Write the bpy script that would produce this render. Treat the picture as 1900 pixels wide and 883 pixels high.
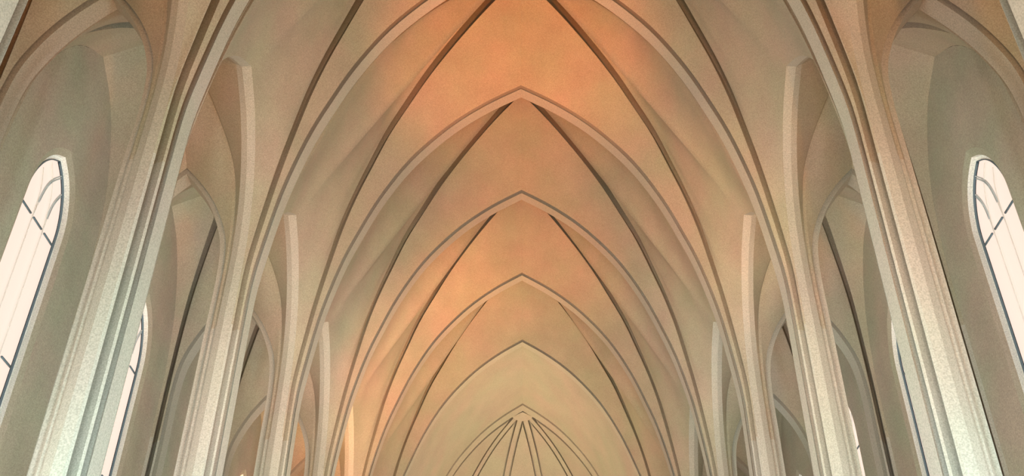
import bpy, math
import numpy as np
from mathutils import Vector

for o in list(bpy.data.objects):
    bpy.data.objects.remove(o, do_unlink=True)
SC = bpy.context.scene
COL = SC.collection
EYE = 1.6                      # camera height above the church floor
PI = math.pi

# ------------------------------------------------------------------ camera
cd = bpy.data.cameras.new('camera')
cam = bpy.data.objects.new('camera', cd)
COL.objects.link(cam)
cam.location = (0.145, 0, EYE)
cam.rotation_euler = (math.radians(90 + 36), 0, 0)
cd.sensor_width = 36
cd.lens = 36 * 1887 / 1900
cd.shift_x = -25 / 1900
cd.clip_end = 500
SC.camera = cam

# ------------------------------------------------------------------ world, exposure, lights
w = bpy.data.worlds.new('world')
SC.world = w
w.use_nodes = True
w.node_tree.nodes['Background'].inputs[0].default_value = (.75, .85, 1, 1)
w.node_tree.nodes['Background'].inputs[1].default_value = .02
SC.view_settings.view_transform = 'Standard'
SC.view_settings.look = 'None'
SC.cycles.diffuse_bounces = 2
SC.view_settings.exposure = -.12
SC.view_settings.gamma = 1
SC.view_settings.use_curve_mapping = False


def area(name, loc, rot, sx, sy, power, col, spread=180):
    l = bpy.data.lights.new(name, 'AREA')
    l.shape = 'RECTANGLE'
    l.size, l.size_y, l.energy, l.color = sx, sy, power, col
    l.spread = math.radians(spread)
    o = bpy.data.objects.new(name, l)
    COL.objects.link(o)
    o.location = (loc[0], loc[1], loc[2] + EYE)
    o.rotation_euler = rot
    return o


def spot(name, loc, target, power, col, ang, blend=1, rad=.25):
    l = bpy.data.lights.new(name, 'SPOT')
    l.energy, l.color, l.spot_size, l.spot_blend, l.shadow_soft_size = power, col, math.radians(ang), blend, rad
    o = bpy.data.objects.new(name, l)
    COL.objects.link(o)
    a = Vector((loc[0], loc[1], loc[2] + EYE))
    o.location = a
    d = Vector((target[0], target[1], target[2] + EYE)) - a
    o.rotation_euler = d.to_track_quat('-Z', 'Y').to_euler()
    return o


D = 5.45
B = D / 2
Y0 = 13.3
PY = [Y0 + D * k for k in range(-3, 6)]        # pillar lines  -3.05 ... 40.55
YW, YE = PY[0], PY[-1]
YC = 46.4                                      # chancel arch
# light groups: linear RGB strengths
LW = {
    'aisle_left_far': (0.000, 0.000, 0.000),
    'aisle_left_lamp': (0.000, 0.000, 0.000),
    'aisle_left_near': (.62, .26, .08),
    'aisle_right_far': (0.000, 0.000, 0.000),
    'aisle_right_near': (.35, .15, .045),
    'chancel': (.47, .36, .23),
    'crown_3': (.3,.07,.01),
    'crown_4': (5.8, 1.65, .36),
    'crown_5': (.15,.04,.01),
    'crown_6': (3.0, .80, .14),
    'crown_7': (0.000, 0.000, 0.000),
    'floor_near': (.95, 1.25, 1.30),
    'nave_0_l': (.16, .06, .018),
    'nave_0_r': (.47, .20, .06),
    'nave_1_l': (0.000, 0.000, 0.000),
    'nave_1_r': (.16, .07, .025),
    'nave_2_l': (.16, .075, .03),
    'nave_2_r': (.15, .075, .03),
    'nave_3_l': (.18,.085,.034),
    'nave_3_r': (0.000, 0.000, 0.000),
    'nave_4_l': (.15,.07,.028),
    'nave_4_r': (0.000, 0.000, 0.000),
    'pillar_wash': (1.3, 1.75, 1.9),
    'web_left': (8.0, 3.2, 1.05),
    'web_right': (4.2, 1.6, .45),
    'lamp_far_left': (4.5, 1.9, .66),
    'west': (0.000, 0.000, 0.000),
    'win_left_far': (.30, .31, .29),
    'win_left_near': (1.25, 1.34, 1.28),
    'win_right_far': (.40, .40, .37),
    'win_right_near': (1.1, 1.36, 1.38),
}


def lw(group, base):
    c = LW[group]
    m = max(max(c), 1e-6)
    return base * m, tuple(x / m for x in c)


# daylight entering through the lower, unseen part of every aisle window
for k in range(len(PY) - 1):
    yc = PY[k] + B
    top = max(4.5, .40 * (yc - 1))
    for s, sn in ((-1, 'left'), (1, 'right')):
        p, c = lw('win_%s_%s' % (sn, 'near' if k < 4 else 'far'), 80 * top)
        if p > 1e-2:
            area('window_daylight', (s * 9.15, yc, top / 2 - .1), (0, s * (PI / 2 + .3), 0), top, 1.5, p, c, 125)
# the tall west window behind the camera
p, c = lw('west', 900)
if p > 1e-2: area('west_window_daylight', (0, YW + .3, 4), (PI / 2, 0, 0), 6, 9, p, c, 140)
p, c = lw('chancel', 1500)
if p > 1e-2: area('chancel_daylight', (0, YC - 2, 5), (PI, 0, 0), 6, 5, p, c, 80)  # added upward fill panel inside the chancel, no window feeds it
# added fill panel washing over the lower pillars
p, c = lw('floor_near', 800)
if p > 1e-1: area('west_door_daylight', (0, 1, -.8), (math.radians(112), 0, 0), 10, 3, p, c, 70)
# warm uplights of the nave
for q, y in enumerate((-1.5, 6, 13, 20, 27)):
    for s, sn in ((-1, 'l'), (1, 'r')):
        p, c = lw('nave_%d_%s' % (q, sn), 12000)
        if p > 1e-1: spot('nave_uplight', (s * 3.2, y, 2.0 + .2 * max(y, 0)), (0, y + 20, 24), p, c, 85)
# added fill beams, no fixtures there, aimed at the crown of single bays
for k in range(3, 8):
    p, c = lw('crown_%d' % k, 5000)
    if p > 1e-1: spot('crown_uplight', (0, PY[k] - 11, 3), (0, PY[k] + 4.2, 24.5), p, c, 26)
for k in range(2, 7):  # added cool spots that brighten the pillars, standing for no real lamp
    for s in (-1, 1):
        p, c = lw('pillar_wash', 1500 * (.55 if k == 2 else 1))
        spot('pillar_wash_light', (s * 2.6, PY[k] - 5.5, 0), (s * 6.1, PY[k], max(6.5, .42 * PY[k])), p, c, 34)
p, c = lw('web_left', 2600)  # two added spots brightening patches of the vault webs, no wall lamps there
spot('wall_uplight', (2.5, 20, 2.5), (-4.2, 34.2, 19), p, c, 30)
p, c = lw('web_right', 2200)
spot('wall_uplight', (-2.5, 8, 2), (5.4, 22.3, 17), p, c, 20)
p, c = lw('lamp_far_left', 900)
spot('aisle_lamp', (-7.9, 30.5, 4), (-7.7, 34.6, 14), p, c, 70)
p, c = lw('aisle_left_lamp', 1000)
if p > 1e-1: spot('aisle_lamp', (-7.6, 29.65, 3), (-7.9, 34.5, 14), p, c, 90)
# warm uplights of the aisles
for k in range(1, len(PY) - 1):
    for s, sn in ((-1, 'left'), (1, 'right')):
        p, c = lw('aisle_%s_%s' % (sn, 'near' if k < 5 else 'far'), 1000)
        if p > 1e-1: spot('aisle_uplight', (s * 7.9, PY[k] + B, 1.5), (s * 7.8, PY[k] + B + .8, 17), p, c, 80)


# ------------------------------------------------------------------ materials
def plaster(name, base, var=.10, grain=.20):
    m = bpy.data.materials.new(name)
    m.use_nodes = True
    nt = m.node_tree
    N, L = nt.nodes, nt.links
    bs = N['Principled BSDF']
    bs.inputs['Roughness'].default_value = .85
    tc = N.new('ShaderNodeTexCoord')
    n1 = N.new('ShaderNodeTexNoise'); n1.inputs['Scale'].default_value = .55; n1.inputs['Detail'].default_value = 4
    n2 = N.new('ShaderNodeTexNoise'); n2.inputs['Scale'].default_value = 42; n2.inputs['Detail'].default_value = 2
    n3 = N.new('ShaderNodeTexNoise'); n3.inputs['Scale'].default_value = .9; n3.inputs['Detail'].default_value = 5
    for n in (n1, n2, n3):
        L.new(tc.outputs['Object'], n.inputs['Vector'])
    r1 = N.new('ShaderNodeValToRGB')
    e = r1.color_ramp.elements
    e[0].position, e[1].position = .32, .68
    b = base
    e[0].color = (b[0] * (1 - var * .9), b[1] * (1 + var * .1), b[2] * (1 - var * .4), 1)     # greenish patches
    e[1].color = (b[0] * (1 + var * .5), b[1] * (1 - var * .5), b[2] * (1 - var * .1), 1)     # pinkish patches
    L.new(n1.outputs[0], r1.inputs[0])
    g = N.new('ShaderNodeMapRange')
    g.inputs['From Min'].default_value, g.inputs['From Max'].default_value = .3, .7
    g.inputs['To Min'].default_value, g.inputs['To Max'].default_value = 1 - grain, 1 + grain
    L.new(n2.outputs[0], g.inputs[0])
    g3 = N.new('ShaderNodeMapRange')
    g3.inputs['From Min'].default_value, g3.inputs['From Max'].default_value = .3, .7
    g3.inputs['To Min'].default_value, g3.inputs['To Max'].default_value = 1 - var * .7, 1 + var * .7
    L.new(n3.outputs[0], g3.inputs[0])
    mu = N.new('ShaderNodeMath'); mu.operation = 'MULTIPLY'
    L.new(g.outputs[0], mu.inputs[0]); L.new(g3.outputs[0], mu.inputs[1])
    vm = N.new('ShaderNodeVectorMath'); vm.operation = 'SCALE'
    L.new(r1.outputs[0], vm.inputs[0]); L.new(mu.outputs[0], vm.inputs['Scale'])
    L.new(vm.outputs[0], bs.inputs['Base Color'])
    return m


def simple(name, col, rough=.6, emit=None, es=1):
    m = bpy.data.materials.new(name)
    m.use_nodes = True
    bs = m.node_tree.nodes['Principled BSDF']
    bs.inputs['Base Color'].default_value = (*col, 1)
    bs.inputs['Roughness'].default_value = rough
    if emit:
        bs.inputs['Emission Color'].default_value = (*emit, 1)
        bs.inputs['Emission Strength'].default_value = es
    return m


M_WEB = plaster('ceiling_plaster', (.41, .345, .245))
M_RIB = plaster('rib_concrete', (.455, .41, .325), .05)
M_PIER = plaster('pillar_concrete', (.455, .41, .325), .05)
M_WALL = plaster('wall_plaster', (.395, .345, .255), .10)
M_CHAN = plaster('chancel_plaster', (.42, .365, .28), .08)
M_GLASS = simple('window_pane', (.1, .1, .1), .3, (1.0, .81, .68), 1.03)
M_LEAD = simple('window_bars', (.10, .15, .18), .5)
M_MULL = simple('window_mullion', (.85, .80, .72), .6)
M_FRAME = plaster('window_reveal', (.92, .88, .80), .02)
M_DARK = simple('dark_metal', (.02, .02, .02), .5)


def floor_mat():
    m = bpy.data.materials.new('floor_stone')
    m.use_nodes = True
    nt = m.node_tree
    br = nt.nodes.new('ShaderNodeTexBrick')
    br.inputs['Scale'].default_value = 1.2
    br.inputs['Color1'].default_value = (.22, .23, .23, 1)
    br.inputs['Color2'].default_value = (.18, .19, .19, 1)
    br.inputs['Mortar'].default_value = (.1, .1, .1, 1)
    br.inputs['Mortar Size'].default_value = .006
    tc = nt.nodes.new('ShaderNodeTexCoord')
    nt.links.new(tc.outputs['Object'], br.inputs['Vector'])
    nt.links.new(br.outputs[0], nt.nodes['Principled BSDF'].inputs['Base Color'])
    nt.nodes['Principled BSDF'].inputs['Roughness'].default_value = .35
    return m


M_FLOOR = floor_mat()


# ------------------------------------------------------------------ mesh helpers
class MB:
    """collects quad strips (each with its own vertices, so strip borders stay crisp)"""
    def __init__(s):
        s.v, s.f = [], []

    def loft(s, A, Bq):
        n = len(A)
        b = len(s.v)
        s.v += [tuple(p) for p in A] + [tuple(p) for p in Bq]
        for i in range(n - 1):
            s.f.append((b + i, b + i + 1, b + n + i + 1, b + n + i))

    def loft2(s, A, Bq, m=6, bulge=None):
        """loft with m cross segments and an optional outward bulge"""
        A = np.array(A, float); Bq = np.array(Bq, float)
        n = len(A)
        b = len(s.v)
        for j in range(m + 1):
            q = j / m
            P = A * (1 - q) + Bq * q
            if bulge is not None:
                P = P + np.outer(bulge, (0, 0, 1)) * (4 * q * (1 - q))
            s.v += [tuple(p) for p in P]
        for j in range(m):
            for i in range(n - 1):
                a = b + j * n + i
                s.f.append((a, a + 1, a + n + 1, a + n))

    def box(s, c, h, rz=0):
        b = len(s.v)
        for dz in (-1, 1):
            for dx, dy in ((-1, -1), (1, -1), (1, 1), (-1, 1)):
                x, y = dx * h[0], dy * h[1]
                s.v.append((c[0] + x * math.cos(rz) - y * math.sin(rz), c[1] + x * math.sin(rz) + y * math.cos(rz), c[2] + dz * h[2]))
        for q in ((0, 3, 2, 1), (4, 5, 6, 7), (0, 1, 5, 4), (1, 2, 6, 5), (2, 3, 7, 6), (3, 0, 4, 7)):
            s.f.append(tuple(b + i for i in q))

    def bar(s, pts, ax, wv, hv):
        """sweep a rectangle (half sizes wv in-plane normal, hv along axis ax) along pts"""
        P = [Vector(p) for p in pts]
        ax = Vector(ax)
        rings = []
        for i, p in enumerate(P):
            t = (P[min(i + 1, len(P) - 1)] - P[max(i - 1, 0)]).normalized()
            n = t.cross(ax).normalized()
            rings.append([p + n * wv + ax * hv, p - n * wv + ax * hv, p - n * wv - ax * hv, p + n * wv - ax * hv])
        for k in range(4):
            s.loft([r[k] for r in rings], [r[(k + 1) % 4] for r in rings])
        for r in (rings[0], rings[-1]):
            b = len(s.v)
            s.v += [tuple(q) for q in r]
            s.f.append((b, b + 1, b + 2, b + 3))

    def build(s, name, mat, parent=None, smooth=True):
        me = bpy.data.meshes.new(name)
        # drop degenerate faces
        vs = np.array(s.v, float)
        me.from_pydata([(x, y, z + (EYE if parent is None else 0)) for x, y, z in s.v], [], s.f)
        me.validate()
        me.materials.append(mat)
        if smooth:
            for p in me.polygons:
                p.use_smooth = True
        me.update()
        o = bpy.data.objects.new(name, me)
        COL.objects.link(o)
        if parent is not None:
            o.parent = parent
        return o


def tag(o, label=None, cat=None, group=None, kind=None):
    if label: o['label'] = label
    if cat: o['category'] = cat
    if group: o['group'] = group
    if kind: o['kind'] = kind
    return o


def empty(name, loc=(0, 0, EYE)):
    o = bpy.data.objects.new(name, None)
    COL.objects.link(o)
    o.location = loc
    return o


def curve(pts, n=44):
    """smooth centripetal Catmull-Rom through 2-D points, resampled evenly"""
    P = np.array(pts, float)
    P = np.vstack([2 * P[0] - P[1], P, 2 * P[-1] - P[-2]])
    out = []
    for i in range(1, len(P) - 2):
        p0, p1, p2, p3 = P[i - 1:i + 3]
        t0 = 0
        t1 = t0 + np.linalg.norm(p1 - p0) ** .5
        t2 = t1 + np.linalg.norm(p2 - p1) ** .5
        t3 = t2 + np.linalg.norm(p3 - p2) ** .5
        for t in np.linspace(t1, t2, 24, endpoint=False):
            a1 = (t1 - t) / (t1 - t0) * p0 + (t - t0) / (t1 - t0) * p1
            a2 = (t2 - t) / (t2 - t1) * p1 + (t - t1) / (t2 - t1) * p2
            a3 = (t3 - t) / (t3 - t2) * p2 + (t - t2) / (t3 - t2) * p3
            b1 = (t2 - t) / (t2 - t0) * a1 + (t - t0) / (t2 - t0) * a2
            b2 = (t3 - t) / (t3 - t1) * a2 + (t - t1) / (t3 - t1) * a3
            out.append((t2 - t) / (t2 - t1) * b1 + (t - t1) / (t2 - t1) * b2)
    out.append(P[-2])
    Q = np.array(out)
    # light smoothing
    for _ in range(18):
        Q[1:-1] = (Q[:-2] + 2 * Q[1:-1] + Q[2:]) / 4
    s = np.concatenate([[0], np.cumsum(np.linalg.norm(np.diff(Q, axis=0), axis=1))])
    u = np.linspace(0, s[-1], n)
    return np.stack([np.interp(u, s, Q[:, 0]), np.interp(u, s, Q[:, 1])], 1)


ZS = 11.0        # every moulding of a pillar is vertical below this height (above the eye)
# (distance from the pillar face towards the crown, height)
XS = 5.825
P_T = curve([(0, ZS), (.02, 12.3), (.15, 13.5), (.32, 14.7), (.52, 15.65), (.80, 16.7), (1.12, 17.6), (1.6, 18.8),
             (2.35, 20.2), (3.1, 21.2), (3.9, 22.05), (4.85, 22.82), (XS, 23.45)])
P_D = curve([(0, ZS), (.003, 12.6), (.03, 14.0), (.062, 15.3), (.10, 16.5), (.14, 17.6), (.19, 18.6), (.25, 19.55), (.33, 20.75),
             (.42, 21.75), (.52, 22.8), (.66, 24.0), (.83, 25.25), (1, 26.3)])
P_A = curve([(0, ZS), (.0, 12.6), (.07, 13.4), (.27, 14.2), (.62, 14.95), (1.02, 15.5), (1.4, 15.88), (1.8, 16.15), (2.15, 16.36)])
P_G = curve([(0, ZS), (.0, 12.6), (.03, 13.7), (.08, 14.5), (.15, 15.1), (.26, 15.6), (.42, 16.12), (.6, 16.62), (.8, 17.0), (1, 17.3)])
P_X = curve([(0, ZS), (0, 12.6), (.08, 13.35), (.26, 13.9), (.50, 14.4), (.82, 14.88), (1.22, 15.35)])
P_W = curve([(0, ZS), (0, 12.6), (.1, 13.5), (.3, 14.4), (.7, 15.3), (1.3, 16.1), (2.16, 16.65)])


def rail(S, E, prof, off=0., hmax=None, kz=0.):
    """plan point S (pillar) to plan point E (crown), height from a profile; off pushes it into the masonry"""
    S, E = np.array(S, float), np.array(E, float)
    h = prof[:, 0] / prof[-1, 0]
    z = prof[:, 1] + kz * h
    d = E - S
    L = np.linalg.norm(d)
    X = S[0] + d[0] * h
    Y = S[1] + d[1] * h
    if np.any(off):
        off = off if np.isscalar(off) else off[0] + (off[1] - off[0]) * np.clip(h * 6, 0, 1)
        t = np.gradient(np.stack([h * L, z], 1), axis=0)
        t /= np.linalg.norm(t, axis=1)[:, None]
        nh, nz = -t[:, 1], t[:, 0]
        nh = nh * (1 - h ** 6)
        X = X + d[0] / L * nh * off
        Y = Y + d[1] / L * nh * off
        z = z + nz * off * (1 + .35 * h ** 6)
    return np.stack([X, Y, z], 1)


def place(R, sx, y, sy):
    R = np.array(R, float)
    return np.stack([R[:, 0] * sx, y + R[:, 1] * sy, R[:, 2]], 1)


# plan of a pillar quadrant: (distance from nave axis, distance from pillar line)
NOSE = (5.825, .20)
RAILS = {
    'T0': rail((5.825, 0), (0, 0), P_T),
    'T1': rail((5.825, .20), (0, .20), P_T),
    'Tl': rail((5.825, .06), (0, .06), P_T, .05),
    'Tn': rail((5.825, .06), (0, .06), P_T, (.30, .75)),
    'Fn': rail((5.87, .26), (0, .45), P_T, (.28, .75)),
    'F1': rail((5.80, .30), (0, .29), P_T, .07),
    'F2': rail((5.90, .34), (0, B - .22), P_D),
    'Fm': rail((5.92, .32), (0, B - .60), P_D, .10),
    'Gm': rail((5.92, .30), (0, B - .90), P_D, (.32, 1.15)),
    'Gn': rail((5.99, .49), (.80, B), P_D, (.30, 1.15)),
    'Gl': rail((5.99, .51), (.50, B), P_D, .05),
    'G1': rail((5.955, .52), (.18, B), P_D),
    'G2': rail((5.985, .57), (5.94, B), P_A),
    'H': rail((6.15, .58), (6.15, B), P_A, kz=-.02),
    'I': rail((6.30, .50), (6.29, B), P_A, kz=.06),
    'd1': rail((6.33, .475), (7.80, B), P_G),
    'dn': rail((6.39, .43), (7.86, B), P_G, .06),
    'd2': rail((6.43, .385), (7.86, B - .1), P_G),
    'k1': rail((6.47, .35), (7.86, .27), P_X, .0, kz=.12),
    'kn': rail((6.64, .19), (7.86, .19), P_X, .22),
    'X1': rail((6.64, .20), (7.86, .20), P_X),
    'X0': rail((6.64, 0), (7.86, 0), P_X),
    # outer (window) side of the aisle
    'x0': rail((9.08, 0), (7.86, 0), P_X),
    'x1': rail((9.08, .20), (7.86, .20), P_X),
    'xn': rail((9.08, .19), (7.86, .19), P_X, .22),
    'w1': rail((9.14, .30), (7.86, .27), P_X, .0, kz=.12),
    'e2': rail((9.17, .36), (7.86, B - .2), P_G),
    'en': rail((9.16, .34), (7.86, B - .3), P_G, .35),
    'em': rail((9.24, .49), (8.08, B), P_G, .35),
    'e1': rail((9.23, .50), (7.98, B), P_G),
    'W': rail((9.30, .55), (9.30, B), P_W),
}
FLOOR = -EYE

# ------------------------------------------------------------------ the setting: floor and end walls
mb = MB()
mb.box((0, (YW + YC + 8) / 2, FLOOR - .1), (10, (YC + 8 - YW) / 2 + .5, .1))
tag(mb.build('floor', M_FLOOR, smooth=False), kind='structure')


def pillar_mesh(sx, y):
    mb = MB()
    order = ['T0', 'T1', 'Tl', 'Tn', 'Fn', 'F1', 'F2', 'Fm', 'Gm', 'Gn', 'Gl', 'G1', 'G2', 'H', 'I', 'd1', 'dn', 'd2', 'k1', 'kn', 'X1', 'X0']
    ring = [RAILS[k][0][:2] for k in order]
    full = [(a * 1, b) for a, b in ring] + [(a, -b) for a, b in ring[::-1][1:-1]]
    full.append(full[0])
    for (a, b), (c, d) in zip(full[:-1], full[1:]):
        A = [(sx * a, y + b, z) for z in np.linspace(FLOOR, ZS, 12)]
        C = [(sx * c, y + d, z) for z in np.linspace(FLOOR, ZS, 12)]
        mb.loft(A, C)
    return mb


SIDE = {-1: 'left', 1: 'right'}
ROW = ['', 'beside the photographer', 'cut off by the top corner', 'largest in the photo', 'second in size, behind the largest',
       'third in size', 'fourth in size', 'fifth in size', 'farthest, at the chancel']
LINE = ['', 'beside the photographer', 'at the pillar in the top corner', 'at the largest pillar', 'at the second largest pillar',
        'at the third largest pillar', 'at the fourth largest pillar', 'at the fifth largest pillar', 'at the chancel']
for k in range(1, len(PY)):
    for s in (-1, 1):
        o = pillar_mesh(s, PY[k]).build('pillar', M_PIER)
        tag(o, f'fluted pale concrete pillar on the {SIDE[s]}, {ROW[k]}', 'pillar', 'fluted pillars of the nave')

# ------------------------------------------------------------------ nave ribs (transverse arches)
APEX = ['', 'over the photographer', 'seen only in the top corners', 'rising from the largest pillars',
        'its peak cut off by the top edge', 'with the topmost visible peak', 'with the second highest peak',
        'with the third highest peak', 'with the lowest peak, beside the pale chancel vault']
for k in range(1, len(PY)):
    mb = MB()
    y = PY[k]
    for s in (-1, 1):
        mb.loft(place(RAILS['T1'], s, y, -1), place(RAILS['T1'], s, y, 1))
        for t in (-1, 1):
            mb.loft(place(RAILS['T1'], s, y, t), place(RAILS['Tl'], s, y, t))
            mb.loft(place(RAILS['Tl'], s, y, t), place(RAILS['Tn'], s, y, t))
        mb.loft(place(RAILS['Tn'], s, y, -1), place(RAILS['Tn'], s, y, 1))
    tag(mb.build('transverse_arch', M_RIB), f'slender pointed rib across the nave, {APEX[k]}', 'arch', 'pointed ribs across the nave')

# ------------------------------------------------------------------ nave vault bays and arcade arches, aisle vaults
def full_cell(mb, a, b, s, ya, yb, m=8, it=45):
    '''one side cell of a vault from pillar to pillar, rounded over its ridge'''
    A = np.vstack([place(RAILS[a], s, ya, 1), place(RAILS[a], s, yb, -1)[::-1][1:]])
    C = np.vstack([place(RAILS[b], s, ya, 1), place(RAILS[b], s, yb, -1)[::-1][1:]])
    rows = []
    for j in range(m + 1):
        q = j / m
        R = A * (1 - q) + C * q
        ii = np.arange(1, len(R) - 1) - (len(R) - 1) / 2
        w = min(1, max(0, (q - .05) / .3)) * (q < .99) * np.exp(-(ii / 9.0) ** 2)
        z0 = R[:, 2].copy()
        for _ in range(int(it)):
            z = R[:, 2].copy()
            x = R[:, 0].copy()
            R[1:-1, 2] += w * .5 * ((z[:-2] + z[2:]) / 2 - z[1:-1])
        lift = (z0 - R[:, 2]).max() * 1.25
        R[1:-1, 2] += lift * np.exp(-(ii / 13.0) ** 2)
        rows.append(R)
    base, n = len(mb.v), len(A)
    for R in rows:
        mb.v += [tuple(p) for p in R]
    for j in range(m):
        for i in range(n - 1):
            c = base + j * n + i
            mb.f.append((c, c + 1, c + n + 1, c + n))


nb = len(P_D)
bul = np.sin(np.linspace(0, PI, nb)) ** 1.0
for k in range(len(PY) - 1):
    mb = MB()
    for y, t in ((PY[k], 1), (PY[k + 1], -1)):
        for s in (-1, 1):
            P = lambda n: place(RAILS[n], s, y, t)
            mb.loft(P('Tn'), P('Fn')); mb.loft(P('Fn'), P('F1'))
            mb.loft2(P('F1'), P('F2'), 6)
            for a, b in (('F2', 'Fm'), ('Fm', 'Gm'), ('Gm', 'Gn'), ('Gn', 'Gl'), ('Gl', 'G1')):
                mb.loft(P(a), P(b))
    for s in (-1, 1):
        full_cell(mb, 'G1', 'G2', s, PY[k], PY[k + 1], 9)
    tag(mb.build('ceiling', M_WEB), kind='structure')
    for s in (-1, 1):
        ar = MB()
        for y, t in ((PY[k], 1), (PY[k + 1], -1)):
            P = lambda n: place(RAILS[n], s, y, t)
            ar.loft(P('G2'), P('H'))
            ar.loft(P('H'), P('I'))
            up = lambda R: R + np.array([0, 0, 0.0]) + np.outer(np.clip((R[:, 2] - ZS) / 3, 0, 1), (0, 0, .3))
            ar.loft(P('I'), up(P('I')))
            ar.loft(up(P('I')), up(P('G2')))
            ar.loft(up(P('G2')), P('G2'))
        b = ['behind the photographer', 'over the photographer', 'in the top corner', 'right after the largest pillar',
             'after the second pillar', 'after the third pillar', 'after the fourth pillar', 'nearest the chancel'][k]
        tag(ar.build('arcade_arch', M_RIB), f'tall pointed arch beside the {SIDE[s]} aisle with pale angled edge, {b}', 'arch', 'pointed arches of the arcades')
        av = MB()
        for y, t in ((PY[k], 1), (PY[k + 1], -1)):
            P = lambda n: place(RAILS[n], s, y, t)
            av.loft2(P('I'), P('d1'), 6)
            av.loft(P('d1'), P('dn')); av.loft(P('dn'), P('d2'))
            av.loft2(P('d2'), P('k1'), 6)
            av.loft(P('k1'), P('kn'))
            av.loft(P('xn'), P('w1'))
            av.loft2(P('w1'), P('e2'), 6)
            av.loft(P('e2'), P('en')); av.loft(P('en'), P('em')); av.loft(P('em'), P('e1'))
            av.loft2(P('e1'), P('W'), 6)
        tag(av.build('ceiling', M_WEB), kind='structure')

# aisle cross arches and wall pilasters
for k in range(1, len(PY) - 1):
    y = PY[k]
    for s in (-1, 1):
        mb = MB()
        for a, n in (('X1', 'kn'), ('x1', 'xn')):
            mb.loft(place(RAILS[a], s, y, -1), place(RAILS[a], s, y, 1))
            for t in (-1, 1):
                mb.loft(place(RAILS[a], s, y, t), place(RAILS[n], s, y, t))
            mb.loft(place(RAILS[n], s, y, -1), place(RAILS[n], s, y, 1))
        tag(mb.build('aisle_arch', M_RIB), f'small pointed arch across the {SIDE[s]} aisle {LINE[k]}', 'arch', 'pointed arches across the aisles')
        mb = MB()
        order = ['x0', 'x1', 'xn', 'w1', 'e2', 'en', 'em', 'e1', 'W']
        ring = [RAILS[n][0][:2] for n in order]
        full = [(a, -b) for a, b in ring[::-1]] + ring[1:]
        for (a, b), (c, d) in zip(full[:-1], full[1:]):
            mb.loft([(s * a, y + b, FLOOR), (s * a, y + b, ZS)], [(s * c, y + d, FLOOR), (s * c, y + d, ZS)])
        tag(mb.build('wall_pilaster', M_PIER), f'narrow grooved pilaster on the {SIDE[s]} aisle wall {LINE[k]}', 'pilaster', 'pilasters of the aisle walls')

# ------------------------------------------------------------------ aisle walls with lancet windows
SILL = -.2
ZSP = 12.0


def lancet(hw, top, n=20):
    P = curve([(hw, ZSP), (hw * .985, 12.5), (hw * .86, 13.0), (hw * .62, 13.45), (hw * .33, 13.75), (0, 13.95)], n)
    P[:, 1] = ZSP + (P[:, 1] - ZSP) * (top - ZSP) / 1.95
    P[0] = (hw, ZSP)
    return P[::-1]            # apex first


OUT = lancet(1.0, 13.88)       # opening in the wall face
INN = lancet(.88, 13.70)      # inner edge of the splay
GLS = lancet(.80, 13.60)      # glass
XW, XI, XG = 9.30, 9.36, 9.50
Wall = RAILS['W'][::-1]       # apex first, (x, dy, z)
wn = 0
for s in (-1, 1):
    side = SIDE[s]
    mb = MB()
    for k in range(len(PY) - 1):
        yc = PY[k] + B
        for t in (-1, 1):
            # upper part: wall arch to window arch
            wa = np.array([(B - p[1], p[2]) for p in Wall])
            ss = np.linspace(0, len(wa) - 1, 20)
            wa = np.stack([np.interp(ss, range(len(wa)), wa[:, 0]), np.interp(ss, range(len(wa)), wa[:, 1])], 1)
            mb.loft([(s * XW, yc + t * p[0], p[1]) for p in wa], [(s * XW, yc + t * p[0], p[1]) for p in OUT])
            mb.loft([(s * XW, yc + t * wa[-1][0], ZS), (s * XW, yc + t * wa[-1][0], SILL)], [(s * XW, yc + t * OUT[-1][0], ZSP), (s * XW, yc + t * OUT[-1][0], SILL)])
        mb.loft([(s * XW, yc - wa[-1][0], SILL), (s * XW, yc + wa[-1][0], SILL)], [(s * XW, yc - wa[-1][0], FLOOR), (s * XW, yc + wa[-1][0], FLOOR)])
    tag(mb.build('wall_' + side, M_WALL), kind='structure')


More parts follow.
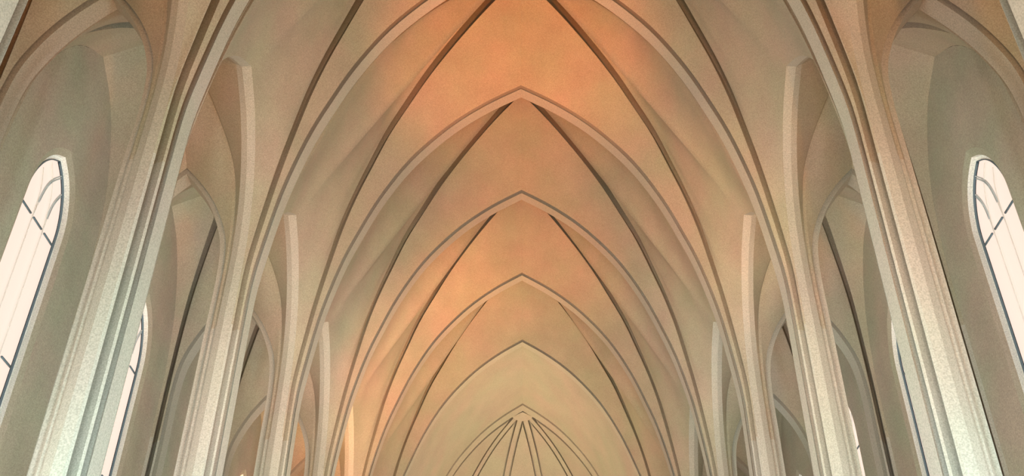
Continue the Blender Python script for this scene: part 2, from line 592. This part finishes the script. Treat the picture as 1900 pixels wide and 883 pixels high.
def window(s, yc, n):
    e = empty(f'window_{n}', (0, 0, EYE))
    tag(e, kind='structure')
    fr = MB()
    sp = MB()
    for t in (-1, 1):
        def path(P, x):
            return [(s * x, yc + t * p[0], p[1]) for p in P] + [(s * x, yc + t * P[-1][0], z) for z in np.linspace(ZSP, SILL, 8)[1:]]
        a, b, c, d = path(OUT, XW), path(INN, XI), path(INN, XG - .03), path(GLS, XG - .03)
        sp.loft(a, b); fr.loft(b, c); fr.loft(c, d)
    fr.loft([(s * XW, yc - 1, SILL), (s * XW, yc + 1, SILL)], [(s * XG, yc - 1, SILL + .1), (s * XG, yc + 1, SILL + .1)])
    sp.build('window_splay', M_WALL, e)
    fr.build('window_reveal', M_FRAME, e)
    ld = MB()
    edge = [(s * (XG - .045), yc + t * p[0] * .985, p[1] - .01) for t, PP in ((-1, GLS[::-1]), (1, GLS)) for p in PP]
    edge = [(s * (XG - .045), yc - .79, SILL)] + edge + [(s * (XG - .045), yc + .79, SILL)]
    ld.bar(edge, (1, 0, 0), .009, .02)
    ld.build('window_frame', M_LEAD, e)
    gl = MB()
    for t in (-1, 1):
        P = [(yc + t * p[0], p[1]) for p in GLS] + [(yc + t * .80, SILL)]
        C = [(yc, p[1]) for p in GLS] + [(yc, SILL)]
        gl.loft([(s * XG, a, b) for a, b in P], [(s * XG, a, b) for a, b in C])
    gl.build('pane', M_GLASS, e, smooth=False)
    x = s * (XG - .04)
    # mullions bending into intersecting tracery
    mu, br = MB(), MB()
    ARC = [(.25, 11.9), (.22, 12.3), (.18, 12.6), (.12, 12.84), (0, 13.08), (-.24, 13.36)]
    ARC2 = [(.25, 11.9), (.26, 12.3), (.28, 12.57), (.34, 12.8), (.46, 13.05)]
    for t in (-1, 1):
        head = [(p, q) for p, q in curve(ARC, 14)]
        side = [(p, q) for p, q in curve(ARC2, 12)]
        mu.bar([(x, yc + t * .25, z) for z in np.linspace(SILL, 11.9, 12)], (1, 0, 0), .005, .01)
        for pts in (head, side):
            if (pts is head) == (t == 1):
                mu.bar([(x, yc + t * p, q) for p, q in pts], (1, 0, 0), .005, .01)
            else:
                mu.bar([(x, yc + t * p, q) for p, q in pts[:5]], (1, 0, 0), .005, .01)
                for o in (-.03, .035):
                    br.bar([(x, yc + t * p, q + o) for p, q in pts[4:]], (1, 0, 0), .009, .02)
    mu.build('mullion', M_MULL, e)
    br.build('tracery_bar', simple_cache('tracery_grey', (.55, .60, .60)), e)
    for zz in (12.0, 9.2, 6.4, 3.6, .8):
        ts = MB()
        for a, b in ((-.74, -.33), (-.20, .20), (.33, .74)):
            ts.box((x, yc + (a + b) / 2, zz), (.015, (b - a) / 2, .016))
        ts.build('transom', M_LEAD, e)
    return e


_c = {}
def simple_cache(n, c):
    if n not in _c:
        _c[n] = simple(n, c)
    return _c[n]


n = 0
for k in range(1, len(PY) - 1):
    for s in (-1, 1):
        n += 1
        window(s, PY[k] + B, n)

# ------------------------------------------------------------------ west and east ends
mb = MB()
mb.box((0, YW - .15, 12), (10, .15, 16))
tag(mb.build('wall_west', M_WALL, smooth=False), kind='structure')
mb = MB()
for s in (-1, 1):
    mb.box((s * 7.9, YE + .2, 8), (1.9, .15, 10))
tag(mb.build('wall_east', M_WALL, smooth=False), kind='structure')

# chancel barrel: the pointed profile carried on to the chancel arch
T = RAILS['T1']
prof = np.vstack([[(5.825, 0, FLOOR)], T])[:, [0, 2]]
mb = MB()
for s in (-1, 1):
    A = [(s * x, YE + .2, z) for x, z in prof]
    C = [(s * x * .965, YC, z - .05 if z > 0 else z) for x, z in prof]
    mb.loft2(A, C, 8)
tag(mb.build('ceiling', M_CHAN), kind='structure')
# groove, chancel arch ring, apse with radiating ribs
mb = MB()
for s in (-1, 1):
    def pr(sc, y, dz):
        return [(s * x * sc, y, z + dz if z > 0 else z) for x, z in prof]
    mb.loft(pr(.965, YC, -.05), pr(1.0, YC, .2))
    mb.loft(pr(1.0, YC, .2), pr(1.0, YC + .14, .2))
    mb.loft(pr(1.0, YC + .14, .2), pr(.96, YC + .14, -.08))
    mb.loft(pr(.96, YC + .14, -.08), pr(.945, YC + .5, -.22))
tag(mb.build('chancel_arch', M_CHAN), 'pale pointed arch framing the far apse, under the plain pale vault', 'arch')

YA = YC + .5
Xa = prof[:, 0] * .945
Za = prof[:, 1] - .22 * (prof[:, 1] > 0)
ANG = [math.radians(a) for a in (-90, -54, -18, 18, 54, 90)]
mb = MB()
hw_, gap = .12, .09
def ray(a, off, lift):
    """half section of the apse in the direction a, moved sideways by off and lifted by lift"""
    ux, uy = math.sin(a), math.cos(a)
    vx, vy = uy, -ux
    r0 = abs(off) * 3.2
    out = []
    for r, z in zip(Xa, Za):
        rr = max(r, r0)
        out.append((ux * rr + vx * off, YA + uy * rr * 1.0 + vy * off, z + lift))
    return out
for a, b in zip(ANG[:-1], ANG[1:]):
    A = ray(a, hw_ + gap, .0)
    C = ray(b, -(hw_ + gap), .0)
    mb.loft2(A, C, 6)
    mb.loft(A, ray(a, hw_ + gap * 1.6, .4))
    mb.loft(C, ray(b, -(hw_ + gap * 1.6), .4))
    mb.loft(ray(a, hw_ + gap * 1.6, .4), ray(a, 0, .4))
    mb.loft(ray(b, -(hw_ + gap * 1.6), .4), ray(b, 0, .4))
apse = mb.build('ceiling', M_CHAN)
tag(apse, kind='structure')
rb_parent = empty('apse_ribs')
tag(rb_parent, 'fan of pale ribs radiating from one point in the far apse vault', 'ribs')
for a in ANG[1:-1]:
    r = MB()
    r.loft(ray(a, -hw_, 0), ray(a, hw_, 0))
    r.loft(ray(a, hw_, 0), ray(a, hw_ * .5, .4))
    r.loft(ray(a, -hw_, 0), ray(a, -hw_ * .5, .4))
    r.build('rib', M_CHAN, rb_parent)
boss = MB()
for q in range(16):
    a0, a1 = -PI / 2 + PI * q / 16, -PI / 2 + PI * (q + 1) / 16
    boss.loft([(0, YA, Za[-1] - .06), (math.sin(a0) * .5, YA + math.cos(a0) * .5, Za[-1] - .32)],
              [(0, YA, Za[-1] - .06), (math.sin(a1) * .5, YA + math.cos(a1) * .5, Za[-1] - .32)])
boss.build('boss', M_CHAN, rb_parent)

# small dark fixings in the vaults
for x, y, z, lab in ((-9.03, 23.35, 16.66, 'tiny dark hook high in the left aisle vault'),
                     (9.04, 23.38, 16.60, 'tiny dark hook high in the right aisle vault behind the largest pillar'),
                     (9.21, 18.04, 15.58, 'tiny dark hook in the right aisle vault above the window'),
                     (.96, 41.11, 24.38, 'tiny dark hook right of the chancel vault ridge'),
                     (-1.10, 41.34, 24.28, 'tiny dark hook left of the chancel vault ridge')):
    h = MB()
    for a in range(8):
        a0, a1 = a * PI / 4, (a + 1) * PI / 4
        for z0, r0, z1, r1 in ((.04, .03, .0, .03), (.0, .03, -.05, .012), (-.05, .012, -.06, .0)):
            h.loft([(x + r0 * math.cos(a0), y + r0 * math.sin(a0), z + z0), (x + r1 * math.cos(a0), y + r1 * math.sin(a0), z + z1)],
                   [(x + r0 * math.cos(a1), y + r0 * math.sin(a1), z + z0), (x + r1 * math.cos(a1), y + r1 * math.sin(a1), z + z1)])
    tag(h.build('ceiling_hook', M_DARK), lab, 'hook', 'hooks in the vaults')
